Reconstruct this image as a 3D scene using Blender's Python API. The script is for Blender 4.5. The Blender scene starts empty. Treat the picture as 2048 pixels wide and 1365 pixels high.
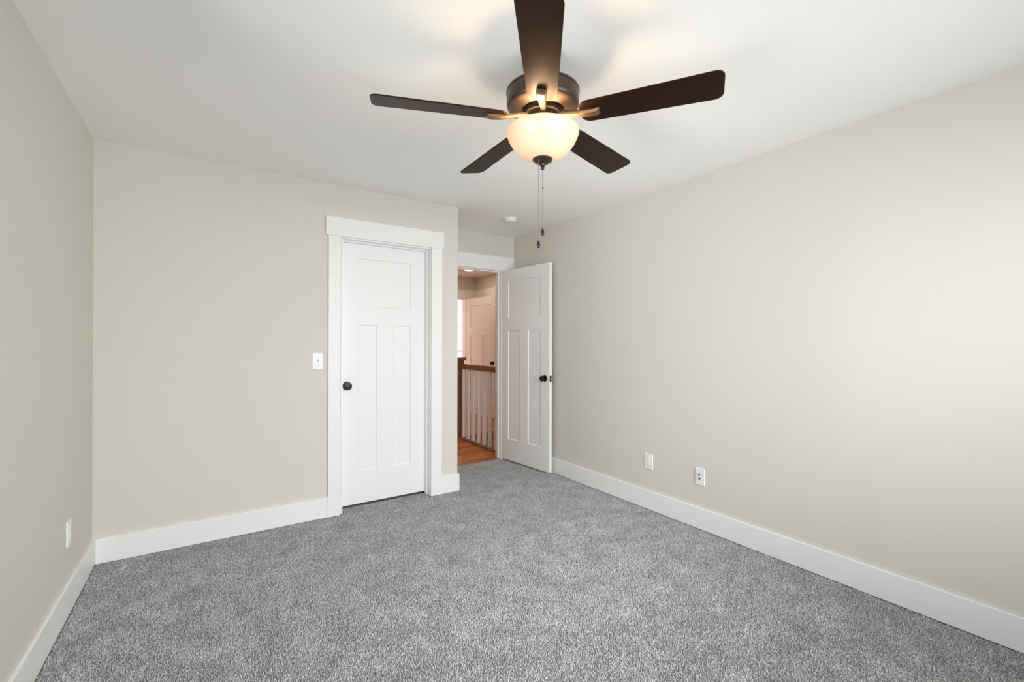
import bpy, bmesh, math, random
from mathutils import Vector, Matrix

random.seed(7)
S = bpy.context.scene
COL = S.collection
PI = math.pi

# ------------------------------------------------------------------ camera
CAM_H = 1.2834
YAW, PITCH, ROLL = 0.5909, 0.0016, 0.0021
FPX = 897.68
fw = Vector((math.sin(YAW) * math.cos(PITCH), math.cos(YAW) * math.cos(PITCH), math.sin(PITCH)))
rt0 = Vector((math.cos(YAW), -math.sin(YAW), 0))
up0 = rt0.cross(fw)
rt = rt0 * math.cos(ROLL) + up0 * math.sin(ROLL)
up = -rt0 * math.sin(ROLL) + up0 * math.cos(ROLL)
cam_data = bpy.data.cameras.new('camera')
cam_data.sensor_width = 36.0
cam_data.lens = FPX * 36.0 / 2048.0
cam_data.clip_start = 0.02
cam = bpy.data.objects.new('camera', cam_data)
COL.objects.link(cam)
M = Matrix((rt, up, -fw)).transposed().to_4x4()
M.translation = Vector((0, 0, CAM_H))
cam.matrix_world = M
S.camera = cam

# ------------------------------------------------------------------ world, light, exposure
S.view_settings.view_transform = 'Standard'
S.view_settings.look = 'None'
S.view_settings.exposure = 0.24
S.view_settings.gamma = 1.0
S.view_settings.use_curve_mapping = False
S.cycles.use_denoising = True
S.cycles.max_bounces = 20
S.cycles.diffuse_bounces = 18
S.cycles.glossy_bounces = 4
S.cycles.transparent_max_bounces = 8
S.cycles.caustics_reflective = False
S.cycles.caustics_refractive = False
S.cycles.sample_clamp_indirect = 6.0

world = bpy.data.worlds.new('overcast_sky')
S.world = world
world.use_nodes = True
bg = world.node_tree.nodes['Background']
bg.inputs['Color'].default_value = (0.90, 0.95, 1.0, 1)
bg.inputs['Strength'].default_value = 1.5


def area_light(name, loc, aim, sx, sy, power, color):
    d = bpy.data.lights.new(name, 'AREA')
    d.shape = 'RECTANGLE'
    d.size, d.size_y = sx, sy
    d.energy = power
    d.color = color
    o = bpy.data.objects.new(name, d)
    COL.objects.link(o)
    o.location = loc
    o.rotation_euler = (Vector(aim) - Vector(loc)).to_track_quat('-Z', 'Y').to_euler()
    return o


# daylight through the back window, plus an unseen side uplight added for the ceiling
WINX0, WINX1, WINZ0, WINZ1 = 0.0, 2.62, 0.40, 2.12
LWY0, LWY1 = -0.35, 1.75
P_BACK_SKY, P_BACK_HORIZON, P_SIDE_UPLIGHT = 195, 78, 118
SKYC, UPLIGHTC = (1.0, 0.978, 1.0), (1.0, 0.972, 0.97)
wcx, wcy, wcz = (WINX0 + WINX1) / 2, (LWY0 + LWY1) / 2, (WINZ0 + WINZ1) / 2
area_light('back_window_sky', (wcx, -1.35, wcz + 1.0), (wcx, -.60, wcz), 3.2, 1.6, P_BACK_SKY, SKYC)
area_light('back_window_horizon', (wcx, -1.0, wcz), (wcx, 0, wcz), 2.9, 2.0, P_BACK_HORIZON, SKYC)
area_light('side_uplight', (-1.31, wcy, wcz - 1.0), (-.562, wcy, wcz), 1.6, 2.7, P_SIDE_UPLIGHT, UPLIGHTC)
# fill light added under the ceiling of the room at the hall's end
area_light('far_room_fill', (4.6, 8.6, 2.40), (4.6, 8.6, 0.0), 1.2, 1.2, 60, (0.97, 0.99, 1.0))

# ------------------------------------------------------------------ room numbers
XL, XR, XC = -0.562, 2.7995, 1.7667
YBACK, YB, YA = -0.60, 3.4767, 4.1386
H = 2.44
BBH, BBT = 0.1454, 0.015
WT = 0.115
HX0, HX1, HY1 = 1.15, 3.99, 7.14


# ------------------------------------------------------------------ materials
def mat(name, color, rough=0.5, metallic=0.0, spec=0.5):
    m = bpy.data.materials.new(name)
    m.use_nodes = True
    b = m.node_tree.nodes['Principled BSDF']
    b.inputs['Base Color'].default_value = (*color, 1)
    b.inputs['Roughness'].default_value = rough
    b.inputs['Metallic'].default_value = metallic
    b.inputs['Specular IOR Level'].default_value = spec
    return m


def node(m, kind, **kw):
    n = m.node_tree.nodes.new(kind)
    for k, v in kw.items():
        setattr(n, k, v)
    return n


def link(m, a, b):
    m.node_tree.links.new(a, b)


def paint(name, color, rough, bump=0.08, scale=260):
    m = mat(name, color, rough, spec=0.35)
    b = m.node_tree.nodes['Principled BSDF']
    tc = node(m, 'ShaderNodeTexCoord')
    nz = node(m, 'ShaderNodeTexNoise')
    nz.inputs['Scale'].default_value = scale
    nz.inputs['Detail'].default_value = 2
    bp = node(m, 'ShaderNodeBump')
    bp.inputs['Strength'].default_value = bump
    bp.inputs['Distance'].default_value = 0.001
    link(m, tc.outputs['Object'], nz.inputs['Vector'])
    link(m, nz.outputs['Fac'], bp.inputs['Height'])
    link(m, bp.outputs['Normal'], b.inputs['Normal'])
    return m


WALL = paint('greige_wall_paint', (0.688, 0.657, 0.606), 0.75)
CEIL = paint('white_ceiling_paint', (0.94, 0.937, 0.928), 0.85)
WHITE = mat('white_trim_paint', (0.86, 0.86, 0.86), 0.42, spec=0.4)
PLASTIC = mat('white_plastic', (0.86, 0.86, 0.86), 0.30)
GREY_SLOT = mat('grey_slot', (0.30, 0.30, 0.30), 0.5)
DARK_SLOT = mat('black_socket', (0.02, 0.02, 0.022), 0.5)
BLACK = mat('black_bronze_hardware', (0.022, 0.021, 0.021), 0.38, 0.6)
STEEL = mat('steel', (0.6, 0.6, 0.6), 0.3, 1.0)
BRONZE = mat('oil_rubbed_bronze', (0.070, 0.049, 0.037), 0.34, 0.7)
DARKBRONZE = mat('dark_bronze', (0.035, 0.026, 0.021), 0.28, 0.7)
IRON = mat('copper_bronze', (0.18, 0.112, 0.07), 0.46, 0.8)
CHAIN = mat('antique_chain', (0.22, 0.18, 0.15), 0.35, 0.9)
THREAD = mat('white_thread', (0.85, 0.85, 0.83), 0.8)
HALLWALL = WALL


def pile_material():
    """heather grey yarn: every tuft has a grey of its own, brushed in faint patches"""
    m = mat('grey_carpet_yarn', (0.4, 0.4, 0.4), 1.0, spec=0.0)
    b = m.node_tree.nodes['Principled BSDF']
    hi = node(m, 'ShaderNodeHairInfo')
    cr = node(m, 'ShaderNodeValToRGB')
    for i, (p, c) in enumerate(((0.0, 0.30), (1.0, 0.76))):
        cr.color_ramp.elements[i].position = p
        cr.color_ramp.elements[i].color = (c, c, c * 1.004, 1)
    e = cr.color_ramp.elements.new(0.5)
    e.color = (0.52, 0.52, 0.523, 1)
    link(m, hi.outputs['Random'], cr.inputs['Fac'])
    tc = node(m, 'ShaderNodeTexCoord')
    pz = node(m, 'ShaderNodeTexNoise')
    pz.inputs['Scale'].default_value = 7.0
    pz.inputs['Detail'].default_value = 4
    pr = node(m, 'ShaderNodeMapRange')
    pr.inputs['From Min'].default_value = 0.3
    pr.inputs['From Max'].default_value = 0.7
    pr.inputs['To Min'].default_value = 0.80
    pr.inputs['To Max'].default_value = 1.06
    link(m, tc.outputs['Object'], pz.inputs['Vector'])
    link(m, pz.outputs['Fac'], pr.inputs['Value'])
    mu = node(m, 'ShaderNodeMix', data_type='RGBA', blend_type='MULTIPLY')
    mu.inputs['Factor'].default_value = 1.0
    link(m, cr.outputs['Color'], mu.inputs['A'])
    link(m, pr.outputs['Result'], mu.inputs['B'])
    link(m, mu.outputs['Result'], b.inputs['Base Color'])
    return m


def wood_material(name, c1, c2, along='X', plank=None, rough=0.35):
    m = mat(name, c1, rough)
    b = m.node_tree.nodes['Principled BSDF']
    tc = node(m, 'ShaderNodeTexCoord')
    mp = node(m, 'ShaderNodeMapping')
    s = {'X': (2.2, 26, 26), 'Y': (26, 2.2, 26), 'Z': (26, 26, 2.2)}[along]
    mp.inputs['Scale'].default_value = s
    nz = node(m, 'ShaderNodeTexNoise')
    nz.inputs['Scale'].default_value = 1.6
    nz.inputs['Detail'].default_value = 6
    nz.inputs['Distortion'].default_value = 0.6
    link(m, tc.outputs['Object'], mp.inputs['Vector'])
    link(m, mp.outputs['Vector'], nz.inputs['Vector'])
    cr = node(m, 'ShaderNodeValToRGB')
    cr.color_ramp.elements[0].position = 0.32
    cr.color_ramp.elements[0].color = (*c2, 1)
    cr.color_ramp.elements[1].position = 0.62
    cr.color_ramp.elements[1].color = (*c1, 1)
    link(m, nz.outputs['Fac'], cr.inputs['Fac'])
    out = cr.outputs['Color']
    if plank:
        br = node(m, 'ShaderNodeTexBrick')
        br.inputs['Scale'].default_value = 1.0
        br.inputs['Brick Width'].default_value = 1.1
        br.inputs['Row Height'].default_value = plank
        br.inputs['Mortar Size'].default_value = 0.0012
        br.inputs['Color1'].default_value = (0.62, 0.60, 0.58, 1)
        br.inputs['Color2'].default_value = (1.25, 1.2, 1.15, 1)
        br.inputs['Mortar'].default_value = (0.25, 0.2, 0.17, 1)
        link(m, tc.outputs['Object'], br.inputs['Vector'])
        mu = node(m, 'ShaderNodeMix', data_type='RGBA', blend_type='MULTIPLY')
        mu.inputs['Factor'].default_value = 1.0
        link(m, out, mu.inputs['A'])
        link(m, br.outputs['Color'], mu.inputs['B'])
        out = mu.outputs['Result']
    link(m, out, b.inputs['Base Color'])
    return m


CARPET = mat('grey_carpet_backing', (0.30, 0.30, 0.30), 0.95, spec=0.1)
PILE = pile_material()
HALLWOOD = wood_material('hall_wood_planks', (0.66, 0.25, 0.062), (0.42, 0.13, 0.028), 'X', 0.13, 0.5)
RAILWOOD = wood_material('stained_rail_wood', (0.30, 0.135, 0.06), (0.20, 0.08, 0.033), 'Y')
POSTWOOD = wood_material('stained_post_wood', (0.27, 0.125, 0.06), (0.17, 0.07, 0.032), 'Z')
BLADE = wood_material('espresso_blade', (0.008, 0.0030, 0.0018), (0.005, 0.0018, 0.001), 'X', None, 0.44)
BLADE.node_tree.nodes['Principled BSDF'].inputs['Specular Tint'].default_value = (1.0, 0.44, 0.18, 1)
BLADE.node_tree.nodes['Principled BSDF'].inputs['Specular IOR Level'].default_value = 0.34


def glass_shade_material():
    m = bpy.data.materials.new('alabaster_glass')
    m.use_nodes = True
    nt = m.node_tree
    nt.nodes.clear()
    out = node(m, 'ShaderNodeOutputMaterial')
    tr = node(m, 'ShaderNodeBsdfTranslucent')
    tr.inputs['Color'].default_value = (0.84, 0.70, 0.55, 1)
    df = node(m, 'ShaderNodeBsdfDiffuse')
    df.inputs['Color'].default_value = (0.78, 0.70, 0.59, 1)
    gl = node(m, 'ShaderNodeBsdfGlossy')
    gl.inputs['Roughness'].default_value = 0.15
    tc = node(m, 'ShaderNodeTexCoord')
    nz = node(m, 'ShaderNodeTexNoise')
    nz.inputs['Scale'].default_value = 7
    nz.inputs['Detail'].default_value = 3
    mr = node(m, 'ShaderNodeMapRange')
    mr.inputs['To Min'].default_value = 0.24
    mr.inputs['To Max'].default_value = 0.36
    link(m, tc.outputs['Object'], nz.inputs['Vector'])
    link(m, nz.outputs['Fac'], mr.inputs['Value'])
    a = node(m, 'ShaderNodeMixShader')
    link(m, mr.outputs['Result'], a.inputs['Fac'])
    link(m, df.outputs[0], a.inputs[1])
    link(m, tr.outputs[0], a.inputs[2])
    c = node(m, 'ShaderNodeMixShader')
    c.inputs['Fac'].default_value = 0.04
    link(m, a.outputs[0], c.inputs[1])
    link(m, gl.outputs[0], c.inputs[2])
    link(m, c.outputs[0], out.inputs['Surface'])
    return m


def emit_material(name, color, strength):
    m = bpy.data.materials.new(name)
    m.use_nodes = True
    m.node_tree.nodes.clear()
    out = node(m, 'ShaderNodeOutputMaterial')
    e = node(m, 'ShaderNodeEmission')
    e.inputs['Color'].default_value = (*color, 1)
    e.inputs['Strength'].default_value = strength
    link(m, e.outputs[0], out.inputs['Surface'])
    return m


def pane_material():
    m = bpy.data.materials.new('window_glass')
    m.use_nodes = True
    m.node_tree.nodes.clear()
    out = node(m, 'ShaderNodeOutputMaterial')
    t = node(m, 'ShaderNodeBsdfTransparent')
    t.inputs['Color'].default_value = (0.96, 0.98, 0.97, 1)
    g = node(m, 'ShaderNodeBsdfGlossy')
    g.inputs['Roughness'].default_value = 0.0
    fr = node(m, 'ShaderNodeFresnel')
    fr.inputs['IOR'].default_value = 1.45
    mx = node(m, 'ShaderNodeMixShader')
    link(m, fr.outputs[0], mx.inputs['Fac'])
    link(m, t.outputs[0], mx.inputs[1])
    link(m, g.outputs[0], mx.inputs[2])
    link(m, mx.outputs[0], out.inputs['Surface'])
    return m


SHADE = glass_shade_material()
BULB = emit_material('warm_bulb', (1.0, 0.70, 0.42), 130)
LENS = emit_material('downlight_lens', (1.0, 0.79, 0.58), 72)
PANE = pane_material()


# ------------------------------------------------------------------ mesh helpers
def bm_box(bm, x0, x1, y0, y1, z0, z1):
    v = [bm.verts.new((x, y, z)) for z in (z0, z1) for y in (y0, y1) for x in (x0, x1)]
    for f in ((0, 2, 3, 1), (4, 5, 7, 6), (0, 1, 5, 4), (2, 6, 7, 3), (0, 4, 6, 2), (1, 3, 7, 5)):
        bm.faces.new([v[i] for i in f])


def boxes(*bs):
    bm = bmesh.new()
    for b in bs:
        bm_box(bm, *b)
    return bm


def bm_lathe(bm, prof, seg=48, axis='Z', origin=(0, 0, 0)):
    """prof: list of (r, h); r == 0 closes with a pole."""
    rings = []
    for r, h in prof:
        if r < 1e-6:
            pts = [(0, 0, h)]
        else:
            pts = [(r * math.cos(2 * PI * i / seg), r * math.sin(2 * PI * i / seg), h) for i in range(seg)]
        ring = []
        for (x, y, z) in pts:
            if axis == 'X':
                x, y, z = z, x, y
            elif axis == 'Y':
                x, y, z = x, -z, y
            elif axis == '-Y':
                x, y, z = x, z, y
            ring.append(bm.verts.new((x + origin[0], y + origin[1], z + origin[2])))
        rings.append(ring)
    for a, b in zip(rings, rings[1:]):
        if len(a) == 1 and len(b) == 1:
            continue
        for i in range(seg):
            j = (i + 1) % seg
            if len(a) == 1:
                bm.faces.new((a[0], b[i], b[j]))
            elif len(b) == 1:
                bm.faces.new((a[i], b[0], a[j]))
            else:
                bm.faces.new((a[i], b[i], b[j], a[j]))
    bmesh.ops.recalc_face_normals(bm, faces=bm.faces)
    return bm


def lathe(prof, seg=48, axis='Z', origin=(0, 0, 0)):
    return bm_lathe(bmesh.new(), prof, seg, axis, origin)


def bm_tube(bm, pts, rad, seg=8, cap=True):
    pts = [Vector(p) for p in pts]
    rings = []
    for i, p in enumerate(pts):
        d = (pts[min(i + 1, len(pts) - 1)] - pts[max(i - 1, 0)]).normalized()
        a = d.cross(Vector((0, 0, 1)))
        if a.length < 1e-4:
            a = Vector((1, 0, 0))
        a.normalize()
        b = d.cross(a)
        r = rad[i] if isinstance(rad, (list, tuple)) else rad
        rings.append([bm.verts.new(p + a * r * math.cos(2 * PI * k / seg) + b * r * math.sin(2 * PI * k / seg)) for k in range(seg)])
    for A, B in zip(rings, rings[1:]):
        for k in range(seg):
            bm.faces.new((A[k], A[(k + 1) % seg], B[(k + 1) % seg], B[k]))
    if cap:
        bm.faces.new(rings[0][::-1])
        bm.faces.new(rings[-1])
    bmesh.ops.recalc_face_normals(bm, faces=bm.faces)
    return bm


def obj(name, bm, m, parent=None, smooth=False, bevel=0.0, seg=2, mtx=None):
    me = bpy.data.meshes.new(name)
    bmesh.ops.recalc_face_normals(bm, faces=bm.faces)
    bm.to_mesh(me)
    bm.free()
    me.materials.append(m)
    o = bpy.data.objects.new(name, me)
    COL.objects.link(o)
    if parent:
        o.parent = parent
    if mtx is not None:
        o.matrix_local = mtx
    if smooth:
        for p in me.polygons:
            p.use_smooth = True
        me.set_sharp_from_angle(angle=math.radians(38))
    if bevel:
        bv = o.modifiers.new('bevel', 'BEVEL')
        bv.width = bevel
        bv.segments = seg
        bv.limit_method = 'ANGLE'
        bv.angle_limit = math.radians(50)
        bv.harden_normals = True
    return o


def tag(o, label, cat, group=None, kind=None):
    o['label'] = label
    o['category'] = cat
    if group:
        o['group'] = group
    if kind:
        o['kind'] = kind
    return o


def empty(name, loc=(0, 0, 0), rotz=0):
    o = bpy.data.objects.new(name, None)
    COL.objects.link(o)
    o.location = loc
    o.rotation_euler = (0, 0, rotz)
    o.empty_display_size = 0.1
    return o


def struct(name, bm, m, label, cat, **kw):
    return tag(obj(name, bm, m, **kw), label, cat, kind='structure')


# ------------------------------------------------------------------ room shell
OPX0, OPX1, OPZ = 0.800, 1.530, 2.066       # closet door rough opening
DX0, DX1, DZ = 1.845, 2.652, 2.072          # bedroom doorway rough opening

struct('floor', boxes((XL - .1, XR + .02, YBACK - .1, YA + 0.018, -0.10, -0.0060)), CARPET,
       'flat backing of the grey carpet over the whole bedroom floor', 'floor')
bm = bmesh.new()
PZ = -0.0055
for (x0, x1, y0, y1) in ((XL + .019, XR - .019, YBACK + .019, YB - .019), (OPX0 + .03, OPX1 - .03, YB - .019, YB + .10),
                         (XC + .019, XR - .019, YB - .019, YA + .016)):
    nx, ny = max(1, round((x1 - x0) / .06)), max(1, round((y1 - y0) / .06))
    g = [[bm.verts.new((x0 + (x1 - x0) * i / nx, y0 + (y1 - y0) * j / ny, PZ)) for i in range(nx + 1)] for j in range(ny + 1)]
    for j in range(ny):
        for i in range(nx):
            bm.faces.new((g[j][i], g[j][i + 1], g[j + 1][i + 1], g[j + 1][i]))
pile = obj('carpet_pile', bm, PILE)
for p in list(pile.data.polygons)[:1]:
    if p.normal.z < 0:
        pile.data.flip_normals()
tag(pile, 'grey speckled cut pile of the carpet across the whole bedroom floor', 'carpet', kind='stuff')
pm = pile.modifiers.new('pile', 'PARTICLE_SYSTEM')
ps = pm.particle_system.settings
ps.type = 'HAIR'
ps.count = 780000
ps.hair_length = 0.0068
ps.hair_step = 3
ps.render_step = 2
ps.display_step = 2
ps.use_advanced_hair = True
ps.emit_from = 'FACE'
ps.use_even_distribution = True
ps.distribution = 'RAND'
ps.use_emit_random = True
ps.brownian_factor = 0.0016
ps.length_random = 0.25
ps.use_hair_bspline = False
ps.root_radius = 3.0
ps.tip_radius = 2.8
ps.radius_scale = 0.001
ps.shape = 0.0
ps.use_close_tip = False
S.cycles_curves.shape = 'RIBBONS'

struct('ceiling', boxes((XL - .1, XR + .12, YBACK - .2, YA + .06, H, H + .10)), CEIL,
       'smooth white bedroom ceiling', 'ceiling')
struct('wall_left', boxes((XL - .1, XL, YBACK - .2, LWY0, -0.1, H + .05), (XL - .1, XL, LWY1, YA + WT, -0.1, H + .05),
                          (XL - .1, XL, LWY0, LWY1, -0.1, WINZ0), (XL - .1, XL, LWY0, LWY1, WINZ1, H + .05)), WALL,
       'greige painted wall on the left with a low outlet', 'wall')
struct('wall_right', boxes((XR, XR + .1, YBACK - .2, YA + WT, -0.1, H + .05)), WALL,
       'long greige painted wall on the right with two low plates', 'wall')
struct('wall_closet', boxes((XL, OPX0, YB, YB + WT, -0.1, H + .05), (OPX1, XC, YB, YB + WT, -0.1, H + .05),
                            (OPX0, OPX1, YB, YB + WT, OPZ, H + .05),
                            (XC - WT, XC, YB + WT, YA, -0.1, H + .05)), WALL,
       'greige wall around the closed closet door, ending in a corner', 'wall')
struct('wall_doorway', boxes((XL, DX0, YA, YA + WT, -0.1, H + .05), (DX1, HX1 + .1, YA, YA + WT, -0.1, H + .05),
                             (DX0, DX1, YA, YA + WT, DZ, H + .05)), WALL,
       'narrow recessed greige wall above the open bedroom doorway', 'wall')
struct('wall_back', boxes((XL, WINX0, YBACK - .12, YBACK, -0.1, H + .05), (WINX1, XR, YBACK - .12, YBACK, -0.1, H + .05),
                          (WINX0, WINX1, YBACK - .12, YBACK, -0.1, WINZ0), (WINX0, WINX1, YBACK - .12, YBACK, WINZ1, H + .05)), WALL,
       'greige wall behind the viewer with a wide window', 'wall')

# window behind the camera
def room_window(name, loc, rotz, wx, wz, label):
    w = tag(empty(name, loc, rotz), label, 'window', kind='structure')
    obj('window_frame', boxes((-wx, -wx + .05, -.09, -.03, 0, wz), (wx - .05, wx, -.09, -.03, 0, wz), (-.03, .03, -.09, -.03, .05, wz - .05),
                              (-wx + .05, wx - .05, -.09, -.03, 0, .05), (-wx + .05, wx - .05, -.09, -.03, wz - .05, wz)), WHITE, w, bevel=.002)
    obj('pane', boxes((-wx + .05, -.03, -.063, -.057, .05, wz - .05), (.03, wx - .05, -.063, -.057, .05, wz - .05)), PANE, w)
    obj('casing', boxes((-wx - .09, -wx, 0, .019, 0, wz), (wx, wx + .09, 0, .019, 0, wz), (-wx - .11, wx + .11, 0, .022, wz, wz + .14),
                        (-wx - .11, wx + .11, 0, .04, -.03, 0), (-wx - .09, wx + .09, 0, .019, -.12, -.03)), WHITE, w, bevel=.002)


room_window('window_1', (wcx, YBACK, WINZ0), 0, (WINX1 - WINX0) / 2, WINZ1 - WINZ0, 'wide white framed window in the wall behind the viewer')
room_window('window_2', (XL, wcy, WINZ0), -PI / 2, (LWY1 - LWY0) / 2, WINZ1 - WINZ0, 'white framed window in the left wall, out of sight beside the viewer')

# baseboards
BL = 'white flat baseboard '
struct('baseboard_left', boxes((XL, XL + BBT, YBACK, YB, 0, BBH)), WHITE, BL + 'along the left wall', 'baseboard', bevel=.003)
struct('baseboard_right', boxes((XR - BBT, XR, YBACK, YA, 0, BBH)), WHITE, BL + 'along the right wall', 'baseboard', bevel=.003)
struct('baseboard_back', boxes((XL + BBT, XR - BBT, YBACK, YBACK + BBT, 0, BBH)), WHITE, BL + 'under the window behind the viewer', 'baseboard', bevel=.003)
CASX = (0.7113, 0.797, 1.5173, 1.612)
struct('baseboard_closet', boxes((XL + BBT, CASX[0], YB - BBT, YB, 0, BBH)), WHITE,
       BL + 'between the left corner and the closet door', 'baseboard', bevel=.003)
bm = boxes((CASX[3], XC + BBT, YB - BBT, YB, 0, BBH), (XC, XC + BBT, YB, YA - .02, 0, BBH))
struct('baseboard_corner', bm, WHITE, BL + 'short piece wrapping the wall corner right of the closet door', 'baseboard', bevel=.003)

# closet door casing
t1 = tag(empty('trim_1', ((CASX[0] + CASX[3]) / 2, YB, 0)), 'white craftsman casing with wide header around the closed closet door', 'door casing', kind='structure')
ox = t1.location.x


def tb(name, *bs, parent=None, bevel=.0015, off=(0, 0, 0)):
    return obj(name, boxes(*[(b[0] - off[0], b[1] - off[0], b[2] - off[1], b[3] - off[1], b[4] - off[2], b[5] - off[2]) for b in bs]), WHITE, parent, bevel=bevel)


o1 = (ox, YB, 0)
tb('header_board', (0.692, 1.6283, YB - .024, YB, 2.061, 2.1985), parent=t1, off=o1)
tb('side_casing', (CASX[0], CASX[1], YB - .019, YB, 0, 2.061), parent=t1, off=o1)
tb('side_casing', (CASX[2], CASX[3], YB - .019, YB, 0, 2.061), parent=t1, off=o1)
tb('jamb', (.802, .816, YB - .001, YB + WT, 0, 2.050), (1.5125, 1.5285, YB - .001, YB + WT, 0, 2.050), (.802, 1.5285, YB - .001, YB + WT, 2.050, 2.0655), parent=t1, off=o1)
tb('door_stop', (.816, .827, YB + .048, YB + .086, 0, 2.039), (1.5015, 1.5125, YB + .048, YB + .086, 0, 2.039), (.816, 1.5125, YB + .048, YB + .086, 2.039, 2.050), parent=t1, off=o1)

# bedroom doorway casing
t2 = tag(empty('trim_2', ((DX0 + DX1) / 2, YA, 0)), 'white casing with wide header around the open doorway to the hall', 'door casing', kind='structure')
o2 = tuple(t2.location)
tb('header_board', (XC + .002, XR - .008, YA - .024, YA, 2.061, 2.207), parent=t2, off=o2)
tb('side_casing', (XC + .002, 1.857, YA - .019, YA, 0, 2.061), parent=t2, off=o2)
tb('side_casing', (2.640, 2.730, YA - .019, YA, 0, 2.061), parent=t2, off=o2)
tb('jamb', (1.847, 1.865, YA - .001, YA + WT, 0, 2.054), (2.632, 2.650, YA - .001, YA + WT, 0, 2.054), (1.847, 2.650, YA - .001, YA + WT, 2.054, 2.071), parent=t2, off=o2)
tb('door_stop', (1.865, 1.876, YA + .040, YA + .075, 0, 2.043), (2.621, 2.632, YA + .040, YA + .075, 0, 2.043), (1.865, 2.632, YA + .040, YA + .075, 2.043, 2.054), parent=t2, off=o2)


# ------------------------------------------------------------------ doors
def door_slab(w, h, t, panels, depth=.008, inset=.006):
    """slab in local space: x 0..w, y 0..t (y = 0 is the front), z 0..h, recessed panels on both faces"""
    bm = bmesh.new()
    xs = sorted({0.0, w, *[p[0] for p in panels], *[p[1] for p in panels]})
    zs = sorted({0.0, h, *[p[2] for p in panels], *[p[3] for p in panels]})

    def inside(x, z):
        return any(p[0] < x < p[1] and p[2] < z < p[3] for p in panels)
    for y, s in ((0.0, 1), (t, -1)):
        for a, b in zip(xs, xs[1:]):
            for c, d in zip(zs, zs[1:]):
                if not inside((a + b) / 2, (c + d) / 2):
                    bm.faces.new([bm.verts.new(q) for q in ((a, y, c), (b, y, c), (b, y, d), (a, y, d))])
        for (a, b, c, d) in panels:
            o_ = [(a, y, c), (b, y, c), (b, y, d), (a, y, d)]
            yi = y + s * depth
            i_ = [(a + inset, yi, c + inset), (b - inset, yi, c + inset), (b - inset, yi, d - inset), (a + inset, yi, d - inset)]
            for k in range(4):
                l = (k + 1) % 4
                bm.faces.new([bm.verts.new(q) for q in (o_[k], o_[l], i_[l], i_[k])])
            bm.faces.new([bm.verts.new(q) for q in i_])
    for q in (((0, 0, 0), (0, t, 0), (0, t, h), (0, 0, h)), ((w, 0, 0), (w, t, 0), (w, t, h), (w, 0, h)),
              ((0, 0, 0), (w, 0, 0), (w, t, 0), (0, t, 0)), ((0, 0, h), (w, 0, h), (w, t, h), (0, t, h))):
        bm.faces.new([bm.verts.new(p) for p in q])
    bmesh.ops.remove_doubles(bm, verts=bm.verts, dist=1e-5)
    return bm


def knob_set(door, x, z, y, out, neck=.030):
    """knob with its rose on the face at local y, sticking out towards out (-1 or 1)"""
    ax = 'Y' if out < 0 else '-Y'
    k = obj('knob', lathe([(0.0, .0), (.011, .0), (.010, neck - .012), (.013, neck - .006), (.0255, neck), (.0285, neck + .004), (.0285, neck + .013),
                           (.0265, neck + .017), (.021, neck + .0185), (0, neck + .019)], 40, ax, (x, y, z)), BLACK, door, smooth=True)
    r = obj('rose', lathe([(0, 0), (.0325, 0), (.0325, .004), (.030, .0065), (.012, .008), (0, .008)], 40, ax, (x, y, z)), BLACK, k, smooth=True)
    r.matrix_parent_inverse = Matrix()
    return k


# closet door, closed, knob on its left side, opens away from the room
CDW, CDH = 0.690, 2.024
d1 = obj('door_1', door_slab(CDW, CDH, .035, [(.131, .560, 1.530, 1.906), (.131, .279, .250, 1.390), (.4075, .560, .250, 1.390)]), WHITE, bevel=.0012)
d1.location = (0.8195, YB + .087, .022)
tag(d1, 'closed white three panel closet door with black knob on its left', 'door', kind='structure')
knob_set(d1, .047, .920, 0, -1)

# bedroom door, wide open against the right wall
ODW = 0.7395
d2 = obj('door_2', door_slab(ODW, 2.034, .035, [(.108, .6235, 1.515, 1.912), (.108, .302, .226, 1.386), (.4275, .6235, .226, 1.386)]), WHITE, bevel=.0012)
hinge = Vector((2.636, 4.128, .018))
ang = math.atan2(3.393 - 4.128, 2.7088 - 2.636)
d2.matrix_world = Matrix.Translation(hinge) @ Matrix.Rotation(ang, 4, 'Z')
# local +x runs from hinge to lock edge; local y must point towards the right wall
if (Matrix.Rotation(ang, 4, 'Z') @ Vector((0, 1, 0))).x < 0:
    for v in d2.data.vertices:
        v.co.y = -v.co.y
    d2.data.flip_normals()
    SIGN = -1
else:
    SIGN = 1
tag(d2, 'white three panel bedroom door standing open against the right wall', 'door', kind='structure')
knob_set(d2, ODW - .062, .908, 0, -SIGN)
knob_set(d2, ODW - .062, .908, SIGN * .035, SIGN, .022)
lp = obj('latch_plate', boxes((ODW, ODW + .0016, SIGN * .0175 - .0125, SIGN * .0175 + .0125, .908 - .029, .908 + .029)), BLACK, d2, bevel=.0005)
obj('latch_bolt', boxes((ODW + .0016, ODW + .011, SIGN * .0175 - .0065, SIGN * .0175 + .0065, .908 - .009, .908 + .009)), STEEL, lp, bevel=.002)

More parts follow.
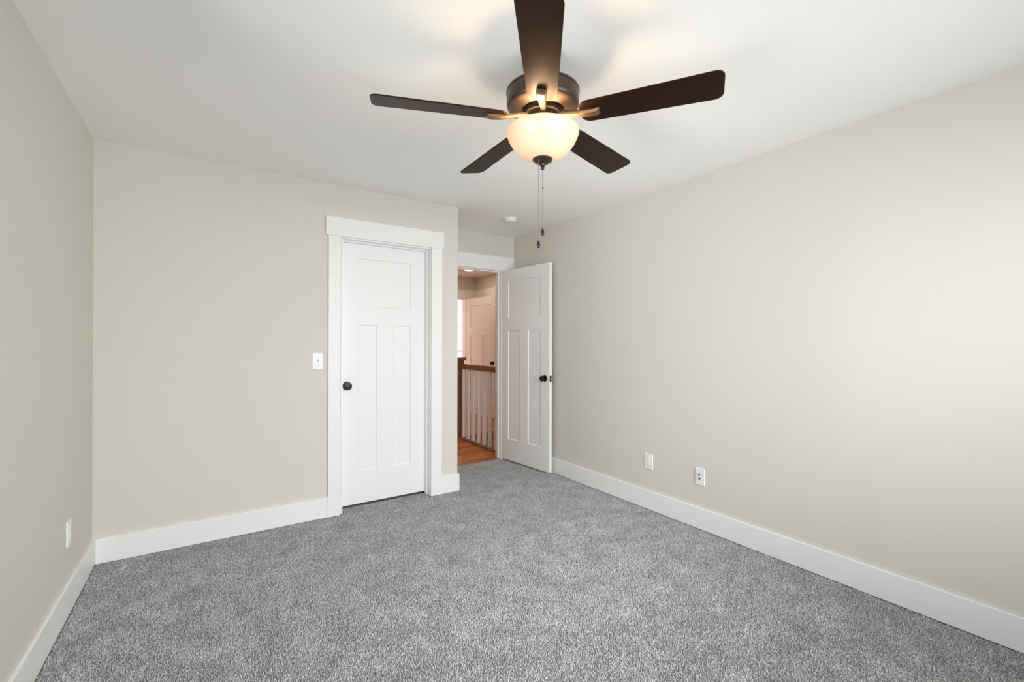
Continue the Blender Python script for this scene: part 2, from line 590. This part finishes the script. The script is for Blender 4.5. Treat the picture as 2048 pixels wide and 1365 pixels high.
# ------------------------------------------------------------------ hall beyond the doorway
struct('hall_floor', boxes((HX0 - .1, 2.80, YA + .018, 5.50, -.12, -.004), (HX0 - .1, HX1 + .1, 5.50, HY1 + .13, -.12, -.004)), HALLWOOD,
       'orange brown wood plank floor of the hall beyond the doorway', 'floor')
struct('hall_ceiling', boxes((HX0 - .1, HX1 + .1, YA + .06, HY1 + .13, H, H + .1)), CEIL, 'ceiling of the hall beyond the doorway', 'ceiling')
struct('wall_hall_left', boxes((HX0 - .1, HX0, YA + WT, HY1, -.12, H)), WALL, 'left wall of the hall out of sight behind the closet', 'wall')
FOX0, FOX1 = 3.02, 3.80
struct('wall_hall_end', boxes((HX0 - .1, FOX0, HY1, HY1 + .12, -.12, H), (FOX1, HX1 + .1, HY1, HY1 + .12, -.12, H), (FOX0, FOX1, HY1, HY1 + .12, 2.055, H)), WALL,
       'end wall of the hall around the bright doorway', 'wall')
ROY0, ROY1 = 5.62, 6.47
struct('wall_hall_right', boxes((HX1, HX1 + .12, YA + WT, ROY0, -2.6, H), (HX1, HX1 + .12, ROY1, HY1, -2.6, H), (HX1, HX1 + .12, ROY0, ROY1, 2.055, H), (HX1, HX1 + .12, ROY0, ROY1, -2.6, -.12)), WALL,
       'right wall of the hall beside the stairwell', 'wall')
struct('wall_stairwell', boxes((2.68, 2.79, YA + WT, 5.50, -2.6, -.12), (2.68, HX1, YA + .01, YA + WT, -2.6, -.1), (2.68, HX1, 5.50, 5.6, -2.6, -.12)), WALL,
       'lower walls of the stairwell under the hall floor', 'wall')
st = boxes(*[(2.79, HX1, 5.50 - .26 * (k + 1), 5.50 - .26 * k + .02, -2.6, -.19 * (k + 1)) for k in range(4)])
struct('trim_3', st, POSTWOOD, 'dark wood stair treads going down behind the balusters', 'stairs')

t4 = tag(empty('trim_4', ((FOX0 + FOX1) / 2, HY1, 0)), 'white header and casing around the bright doorway at the hall end', 'door casing', kind='structure')
o4 = tuple(t4.location)
tb('header_board', (FOX0 - .12, HX1 - .02, HY1 - .024, HY1, 2.055, 2.20), parent=t4, off=o4)
tb('side_casing', (FOX0 - .09, FOX0 - .004, HY1 - .019, HY1, 0, 2.055), parent=t4, off=o4)
tb('side_casing', (FOX1 + .006, FOX1 + .096, HY1 - .019, HY1, 0, 2.055), parent=t4, off=o4)
tb('jamb', (FOX0, FOX0 + .016, HY1 - .001, HY1 + .12, 0, 2.04), (FOX1 - .016, FOX1, HY1 - .001, HY1 + .12, 0, 2.04), (FOX0, FOX1, HY1 - .001, HY1 + .12, 2.04, 2.055), parent=t4, off=o4)
t5 = tag(empty('trim_5', (HX1, (ROY0 + ROY1) / 2, 0)), 'white header and casing on the hall right wall behind the open hall door', 'door casing', kind='structure')
o5 = tuple(t5.location)
tb('header_board', (HX1 - .022, HX1, ROY0 - .12, HY1 - .026, 2.055, 2.20), parent=t5, off=o5)
tb('side_casing', (HX1 - .019, HX1, ROY0 - .09, ROY0 - .004, 0, 2.055), parent=t5, off=o5)
tb('side_casing', (HX1 - .019, HX1, ROY1 + .004, ROY1 + .09, 0, 2.055), parent=t5, off=o5)
tb('jamb', (HX1 - .001, HX1 + .12, ROY0, ROY0 + .016, 0, 2.04), (HX1 - .001, HX1 + .12, ROY1 - .016, ROY1, 0, 2.04), (HX1 - .001, HX1 + .12, ROY0, ROY1, 2.04, 2.055), parent=t5, off=o5)
d4 = obj('door_4', boxes((HX1 + .06, HX1 + .095, ROY0 + .018, ROY1 - .018, .012, 2.038)), WHITE)
tag(d4, 'closed white door in the hall right wall, hidden behind the open hall door', 'door', kind='structure')

# hall door: hinged at the bright doorway, standing open along the right wall
HDW = .808
d3 = obj('door_3', door_slab(HDW, 2.034, .035, [(.125, HDW - .125, 1.515, 1.900), (.125, .340, .226, 1.386), (HDW - .340, HDW - .125, .226, 1.386)]), WHITE, bevel=.0012)
h3 = Vector((3.790, 7.115, .012))
e3 = Vector((3.905, 6.315, .012))
a3 = math.atan2(e3.y - h3.y, e3.x - h3.x)
d3.matrix_world = Matrix.Translation(h3) @ Matrix.Rotation(a3, 4, 'Z')
S3 = 1 if (Matrix.Rotation(a3, 4, 'Z') @ Vector((0, 1, 0))).x > 0 else -1
if S3 < 0:
    for v in d3.data.vertices:
        v.co.y = -v.co.y
    d3.data.flip_normals()
tag(d3, 'white three panel door standing open at the end of the hall', 'door', kind='structure')
knob_set(d3, HDW - .062, .915, 0, -S3)
lp = obj('latch_plate', boxes((HDW, HDW + .0016, S3 * .0175 - .0125, S3 * .0175 + .0125, .915 - .029, .915 + .029)), BLACK, d3, bevel=.0005)
obj('latch_bolt', boxes((HDW + .0016, HDW + .011, S3 * .0175 - .0065, S3 * .0175 + .0065, .915 - .009, .915 + .009)), STEEL, lp, bevel=.002)

struct('baseboard_hall', boxes((HX1 - BBT, HX1, ROY1 + .09, HY1, -.004, BBH)), WHITE, BL + 'behind the open hall door', 'baseboard', bevel=.003)

# room at the end of the hall
FX0, FX1, FY1 = 2.6, 6.2, 9.80
struct('far_room_floor', boxes((FX0 - .1, FX1 + .1, HY1 + .13, FY1 + .1, -.12, -.002)), HALLWOOD, 'wood floor of the bright room beyond the hall', 'floor')
struct('far_room_ceiling', boxes((FX0 - .1, FX1 + .1, HY1 + .13, FY1 + .1, H, H + .1)), CEIL, 'ceiling of the bright room beyond the hall', 'ceiling')
struct('wall_far_left', boxes((FX0 - .1, FX0, HY1 + .12, FY1 + .1, -.12, H)), WHITE, 'left wall of the bright room beyond the hall', 'wall')
struct('wall_far_right', boxes((FX1, FX1 + .1, HY1 + .12, FY1 + .1, -.12, H), (HX1 + .1, FX1, HY1 + .01, HY1 + .12, -.12, H)), WHITE, 'right wall of the bright room beyond the hall', 'wall')
QX0, QX1, QZ0, QZ1 = 4.98, 5.70, 1.10, 1.66
struct('wall_far_end', boxes((FX0, QX0, FY1, FY1 + .1, -.12, H), (QX1, FX1, FY1, FY1 + .1, -.12, H), (QX0, QX1, FY1, FY1 + .1, -.12, QZ0), (QX0, QX1, FY1, FY1 + .1, QZ1, H)), WHITE,
       'white end wall of the bright room beyond the hall', 'wall')
w2 = tag(empty('window_3', ((QX0 + QX1) / 2, FY1, QZ0)), 'bright window of the room seen through the hall end doorway', 'window', kind='structure')
qx, qz = (QX1 - QX0) / 2, QZ1 - QZ0
obj('window_frame', boxes((-qx, -qx + .06, .03, .09, 0, qz), (qx - .06, qx, .03, .09, 0, qz), (-qx + .06, qx - .06, .03, .09, 0, .05), (-qx + .06, qx - .06, .03, .09, qz - .05, qz)), WHITE, w2, bevel=.002)
obj('pane', boxes((-qx + .06, qx - .06, .057, .063, .05, qz - .05)), PANE, w2)
obj('window_sill', boxes((-qx - .08, qx + .08, -.05, 0, -.035, -.002)), WHITE, w2, bevel=.003)

# railing beside the stairwell
RX = 2.785
nw = empty('newel_post', (RX, 5.440, -.004))
tag(nw, 'square brown wood newel post at the left end of the handrail', 'newel post')
obj('shaft', boxes((-.054, .054, -.054, .054, .0, 1.035)), POSTWOOD, nw, bevel=.003)
obj('plinth', boxes((-.060, .060, -.060, .060, 0, .345), (-.0645, .0645, -.0645, .0645, .345, .365)), POSTWOOD, nw, bevel=.003)
obj('collar', boxes((-.0595, .0595, -.0595, .0595, .835, .853)), POSTWOOD, nw, bevel=.003)
obj('post_cap', boxes((-.070, .070, -.070, .070, 1.035, 1.050), (-.078, .078, -.078, .078, 1.050, 1.078)), POSTWOOD, nw, bevel=.004)
hr = obj('handrail', boxes((-.031, .031, YA + WT - 5.386, 0, 0, .066)), RAILWOOD, bevel=.010, seg=3)
hr.location = (RX, 5.386, .922)
tag(hr, 'brown wood handrail running over the white balusters', 'handrail')
sh = obj('shoe_plank', boxes((-.055, .055, YA + WT - 5.386, 0, 0, .022)), RAILWOOD, bevel=.003)
sh.location = (RX, 5.386, -.004)
tag(sh, 'brown wood strip on the hall floor carrying the white balusters', 'floor strip')
by = [5.2955, 5.163, 5.030, 4.8937, 4.758, 4.6222, 4.487, 4.352]
names = ['first white square baluster next to the newel post', 'second white square baluster from the newel post',
         'third white square baluster from the newel post', 'fourth white square baluster from the newel post',
         'fifth white square baluster from the newel post', 'sixth white square baluster from the newel post',
         'seventh white square baluster, beside the doorway jamb', 'eighth white square baluster, hidden behind the doorway jamb']
bal = obj('baluster', boxes((-.0212, .0212, -.0212, .0212, 0, .9035)), WHITE, bevel=.002)
for i, y in enumerate(by):
    b = bal if i == 0 else bal.copy()
    if i:
        COL.objects.link(b)
    b.location = (RX, y, .0183)
    tag(b, names[i] + ' under the handrail', 'baluster', 'white balusters under the handrail')


def downlight(loc, label):
    o = empty('recessed_light', loc)
    tag(o, label, 'ceiling light')
    obj('trim_ring', lathe([(.060, 0), (.078, 0), (.080, -.004), (.076, -.007), (.060, -.005), (.060, 0)], 40), WHITE, o, smooth=True)
    obj('lens', lathe([(0, -.003), (.060, -.003), (.060, 0), (0, 0)], 40), LENS, o)
    return o


downlight((3.470, 6.430, H), 'glowing round recessed light in the hall ceiling')
downlight((2.20, 4.80, H), 'added round recessed light in the hall ceiling above the railing, hidden by the doorway header')  # unseen downlight added to light the railing and the doorway recess
downlight((1.75, 6.60, H), 'round recessed light in the hall ceiling out of sight left of the doorway')

# ------------------------------------------------------------------ small fixtures in the bedroom
sd = empty('smoke_detector', (2.324, 3.500, H))
tag(sd, 'small round white smoke detector on the ceiling near the doorway', 'smoke detector')
obj('mounting_base', lathe([(0, 0), (.0575, 0), (.0575, -.010), (.054, -.0125), (0, -.0125)], 48), PLASTIC, sd, smooth=True)
obj('cover', lathe([(0, -.0125), (.049, -.0125), (.049, -.015), (.055, -.0165), (.0545, -.026), (.050, -.033), (.040, -.037), (.018, -.0385), (0, -.0385)], 48), PLASTIC, sd, smooth=True)


def wall_plate(name, loc, rotz, label, cat):
    """plate facing local -y, its back on the wall at local y = 0"""
    o = empty(name, loc, rotz)
    tag(o, label, cat)
    bm = boxes((-.037, .037, -.0065, 0, -.0595, .0595))
    for v in bm.verts:
        if v.co.y < -.001:
            v.co.x *= .94
            v.co.z *= .965
    obj('cover_plate', bm, PLASTIC, o, bevel=.0015)
    return o


def screw(par, x, z):
    obj('screw', lathe([(0, 0), (.003, 0), (.003, .0008), (0, .0012)], 16, 'Y', (x, -.0065, z)), PLASTIC, par, smooth=True)


def receptacles(par):
    for z in (.0195, -.0195):
        r = obj('receptacle', lathe([(0, 0), (.0172, 0), (.0172, .0018), (.0160, .0024), (0, .0024)], 32, 'Y', (0, -.0065, z)), PLASTIC, par, smooth=True)
        obj('slots', boxes((-.0075, -.0058, -.0094, -.0086, z - .001, z + .008), (.0058, .0075, -.0094, -.0086, z, z + .0075), (-.0022, .0022, -.0094, -.0086, z - .011, z - .0065)), GREY_SLOT, r)
    screw(par, 0, 0)


ol = wall_plate('wall_outlet', (XL, 2.951, .368), PI / 2, 'white duplex outlet low on the left wall near the corner', 'outlet')
receptacles(ol)
orr = wall_plate('wall_outlet', (XR, 2.279, .365), -PI / 2, 'plain white outlet low on the right wall, nearer to the door', 'outlet')
receptacles(orr)
cp = wall_plate('jack_plate', (XR, 1.844, .359), -PI / 2, 'white plate with coax plug and dark data jack low on the right wall', 'jack plate')
obj('coax_connector', lathe([(0, 0), (.0062, 0), (.0062, .002), (.0048, .0022), (.0048, .010), (.0030, .0102), (.0030, .004), (0, .004)], 20, 'Y', (0, -.0065, .014)), STEEL, cp, smooth=True)
dj = obj('data_jack', boxes((-.0105, .0105, -.0085, -.0065, -.025, -.004)), PLASTIC, cp, bevel=.0008)
obj('port', boxes((-.0065, .0065, -.0092, -.0084, -.020, -.008)), DARK_SLOT, dj)
screw(cp, 0, .042)
screw(cp, 0, -.042)

sw = wall_plate('light_switch', (.640, YB, 1.1400), 0, 'white light switch plate left of the closet door', 'light switch')
fr = obj('toggle_frame', boxes((-.0065, .0065, -.0085, -.0065, -.0135, .0135)), PLASTIC, sw, bevel=.0008)
obj('toggle_slot', boxes((-.0045, .0045, -.0089, -.0084, .001, .0115)), GREY_SLOT, fr)
bm = boxes((-.0042, .0042, -.0200, -.0065, -.0075, -.0005))
for v in bm.verts:
    if v.co.y < -.012:
        v.co.z -= .006
obj('toggle', bm, PLASTIC, sw, bevel=.001)
for x in (-.009, .009):
    obj('slide_button', boxes((x - .006, x + .006, -.0105, -.0065, -.038, -.027)), PLASTIC, sw, bevel=.0015)
screw(sw, 0, .045)

th = bmesh.new()
for pts in ([(-.0130, -.0281), (-.0014, -.0358), (.0121, -.0415), (.0202, -.0202), (.0250, -.0065), (.0308, -.0001)],
            [(-.0010, -.0558), (.0046, -.0497), (.0139, -.0394), (.0225, -.0217), (.0269, -.0044)],
            [(-.0001, .0391), (.0062, .0231), (.0169, .0071), (.0310, -.0023)],
            [(.0044, -.0231), (.0122, -.0256), (.0160, -.0127)]):
    bm_tube(th, [(x, y, .0025 + .0012 * math.sin(90 * x)) for x, y in pts], .0012, 6)
tho = obj('loose_thread', th, THREAD, smooth=True)
tho.location = (-.417, 3.340, .0040)
tag(tho, 'small tangle of white thread on the carpet near the left corner', 'thread')

# ------------------------------------------------------------------ ceiling fan
FX, FY = 1.1044, 1.4287
fan = empty('ceiling_fan', (FX, FY, H))
tag(fan, 'dark bronze five blade ceiling fan with a lit glass bowl', 'ceiling fan')


def z(h):
    return h - H


obj('canopy', lathe([(0, 0), (.064, 0), (.066, z(2.430)), (.064, z(2.38)), (.058, z(2.31)), (0, z(2.31))], 56), DARKBRONZE, fan, smooth=True)
obj('motor_housing', lathe([(0, z(2.312)), (.060, z(2.312)), (.110, z(2.299)), (.136, z(2.291)), (.1455, z(2.287)), (.1468, z(2.283)), (.1468, z(2.279)), (.1445, z(2.2775)),
                            (.1445, z(2.234)), (.1425, z(2.226)), (.136, z(2.220)), (.120, z(2.215)), (.088, z(2.209)), (.084, z(2.212)), (0, z(2.212))], 72), BRONZE, fan, smooth=True)
obj('flywheel', lathe([(0, z(2.213)), (.076, z(2.213)), (.078, z(2.209)), (.078, z(2.193)), (.074, z(2.189)), (0, z(2.189))], 56), DARKBRONZE, fan, smooth=True)
obj('switch_housing', lathe([(0, z(2.190)), (.060, z(2.190)), (.062, z(2.186)), (.062, z(2.150)), (.057, z(2.140)), (.040, z(2.134)), (0, z(2.134))], 56), BRONZE, fan, smooth=True)

blade_len0, blade_len1 = .152, .662
pitch = math.radians(-12)


def blade_mesh():
    pts = []
    n = 8
    w0, w1 = .113, .137

    def half(x):
        return (w0 + (w1 - w0) * (x - blade_len0) / (blade_len1 - blade_len0)) / 2
    rr = .030
    # rounded root
    r0 = .040
    for k in range(n + 1):
        a = PI / 2 * k / n
        pts.append((blade_len0 + r0 * (1 - math.sin(a)), -(half(blade_len0 + .04) - r0 + r0 * math.cos(a))))
    tip = []
    for k in range(n + 1):
        a = PI / 2 * k / n
        tip.append((blade_len1 - rr + rr * math.sin(a), -(half(blade_len1) - rr + rr * math.cos(a))))
    lower = sorted(pts, key=lambda p: p[0]) + sorted(tip, key=lambda p: (p[0], -abs(p[1])))
    loop = lower + [(x, -y) for x, y in lower[::-1]]
    # drop repeats
    cl = []
    for p in loop:
        if not cl or (abs(p[0] - cl[-1][0]) + abs(p[1] - cl[-1][1])) > 1e-5:
            cl.append(p)
    bm = bmesh.new()
    t = .0055
    lo = [bm.verts.new((x, y, -t / 2)) for x, y in cl]
    hi = [bm.verts.new((x, y, t / 2)) for x, y in cl]
    bm.faces.new(lo[::-1])
    bm.faces.new(hi)
    for i in range(len(cl)):
        j = (i + 1) % len(cl)
        bm.faces.new((lo[i], lo[j], hi[j], hi[i]))
    return bm


def iron_mesh():
    """tapered bar that leaves the flywheel, dips and ends in a stepped pad under the blade (z = 0 is the blade's middle)"""
    bm = bmesh.new()
    st = [(.062, .0120, .015, .014), (.080, .0120, .015, .011), (.100, .0125, .015, .0065), (.125, .0135, .015, .0010), (.150, .0150, .015, -.0045),
          (.175, .0165, .015, -.0085), (.200, .0176, .015, -.0105), (.219, .0182, .014, -.0110), (.224, .0182, .009, -.0075), (.230, .0178, .008, -.0068)]
    rings = []
    for x, w, t, zc in st:
        rings.append([bm.verts.new(q) for q in ((x, -w, zc + t * .5), (x, -w, zc), (x, -w * .72, zc - t * .5), (x, w * .72, zc - t * .5), (x, w, zc), (x, w, zc + t * .5))])
    for A, B in zip(rings, rings[1:]):
        for k in range(6):
            bm.faces.new((A[k], A[(k + 1) % 6], B[(k + 1) % 6], B[k]))
    bm.faces.new(rings[0][::-1])
    bm.faces.new(rings[-1])
    return bm


ZB = 2.175
bl0 = ir0 = None
for k in range(5):
    a = math.radians(15.2 + 72 * k) + .003
    if k == 0:
        bl = obj('blade', blade_mesh(), BLADE, fan, bevel=.0018)
        ir = obj('blade_iron', iron_mesh(), IRON, fan, bevel=.0012)
        bl0, ir0 = bl, ir
    else:
        bl, ir = bl0.copy(), ir0.copy()
        for o in (bl, ir):
            COL.objects.link(o)
            o.parent = fan
    R = Matrix.Rotation(a, 4, 'Z')
    bl.matrix_local = Matrix.Translation((0, 0, z(ZB))) @ R @ Matrix.Rotation(pitch, 4, 'X')
    ir.matrix_local = Matrix.Translation((0, 0, z(ZB))) @ R @ Matrix.Rotation(pitch, 4, 'X')

# glass bowl with a wall thickness
prof_out = [(.1445, 2.131), (.1462, 2.127), (.1455, 2.120), (.141, 2.106), (.131, 2.084), (.116, 2.062), (.097, 2.043), (.075, 2.029), (.050, 2.020), (.012, 2.016)]
prof_in = [(max(r - .0035, .012), h + .0032) for r, h in prof_out[2:]][::-1]
obj('glass_bowl', lathe([(r, z(h)) for r, h in prof_out + prof_in + [(.1415, 2.129), (.1445, 2.131)]], 72), SHADE, fan, smooth=True)
rv = Vector((math.cos(YAW), -math.sin(YAW), 0))
fv = Vector((math.sin(YAW), math.cos(YAW), 0))
for s, f in ((-1, -.030), (1, -.010)):
    c = rv * (.047 * s) + fv * f
    obj('bulb', lathe([(0, -.030), (.012, -.027), (.021, -.018), (.024, -.006), (.022, .006), (.016, .018), (.012, .026), (0, .026)], 24, 'Z', (c.x, c.y, z(2.104))), BULB, fan, smooth=True)
fin = obj('finial', lathe([(0, z(2.020)), (.030, z(2.020)), (.0405, z(2.0165)), (.0405, z(2.013)), (.034, z(2.006)), (.022, z(1.999)), (.012, z(1.996)), (.0105, z(1.990)), (.006, z(1.988)), (0, z(1.988))], 40), BRONZE, fan, smooth=True)
obj('finial_ball', lathe([(0, z(1.990)), (.006, z(1.988)), (.0085, z(1.982)), (.006, z(1.975)), (0, z(1.973))], 20), DARKBRONZE, fin, smooth=True)


def pull_chain(c, ztop, zend, joint=None):
    bm = bmesh.new()
    h = ztop
    while h > zend:
        bm_lathe(bm, [(0, z(h)), (.0013, z(h - .0006)), (.0017, z(h - .0017)), (.0013, z(h - .0028)), (0, z(h - .0034))], 8, 'Z', (c.x, c.y, 0))
        h -= .0036
    ch = obj('pull_chain', bm, CHAIN, fan, smooth=True)
    obj('pull_fob', lathe([(0, z(zend + .001)), (.0025, z(zend)), (.0042, z(zend - .004)), (.0062, z(zend - .012)), (.0068, z(zend - .018)), (.0056, z(zend - .025)), (.003, z(zend - .0285)), (0, z(zend - .029))], 24, 'Z', (c.x, c.y, 0)),
        DARKBRONZE, ch, smooth=True)
    if joint:
        obj('chain_joint', lathe([(0, z(joint)), (.0025, z(joint - .0008)), (.0030, z(joint - .003)), (.0025, z(joint - .0055)), (0, z(joint - .0062))], 12, 'Z', (c.x, c.y, 0)), DARKBRONZE, ch, smooth=True)


pull_chain(rv * -.0175 + fv * -.030, 2.008, 1.682)
pull_chain(rv * 0.001 + fv * 0.0, 1.9735, 1.738, 1.905)
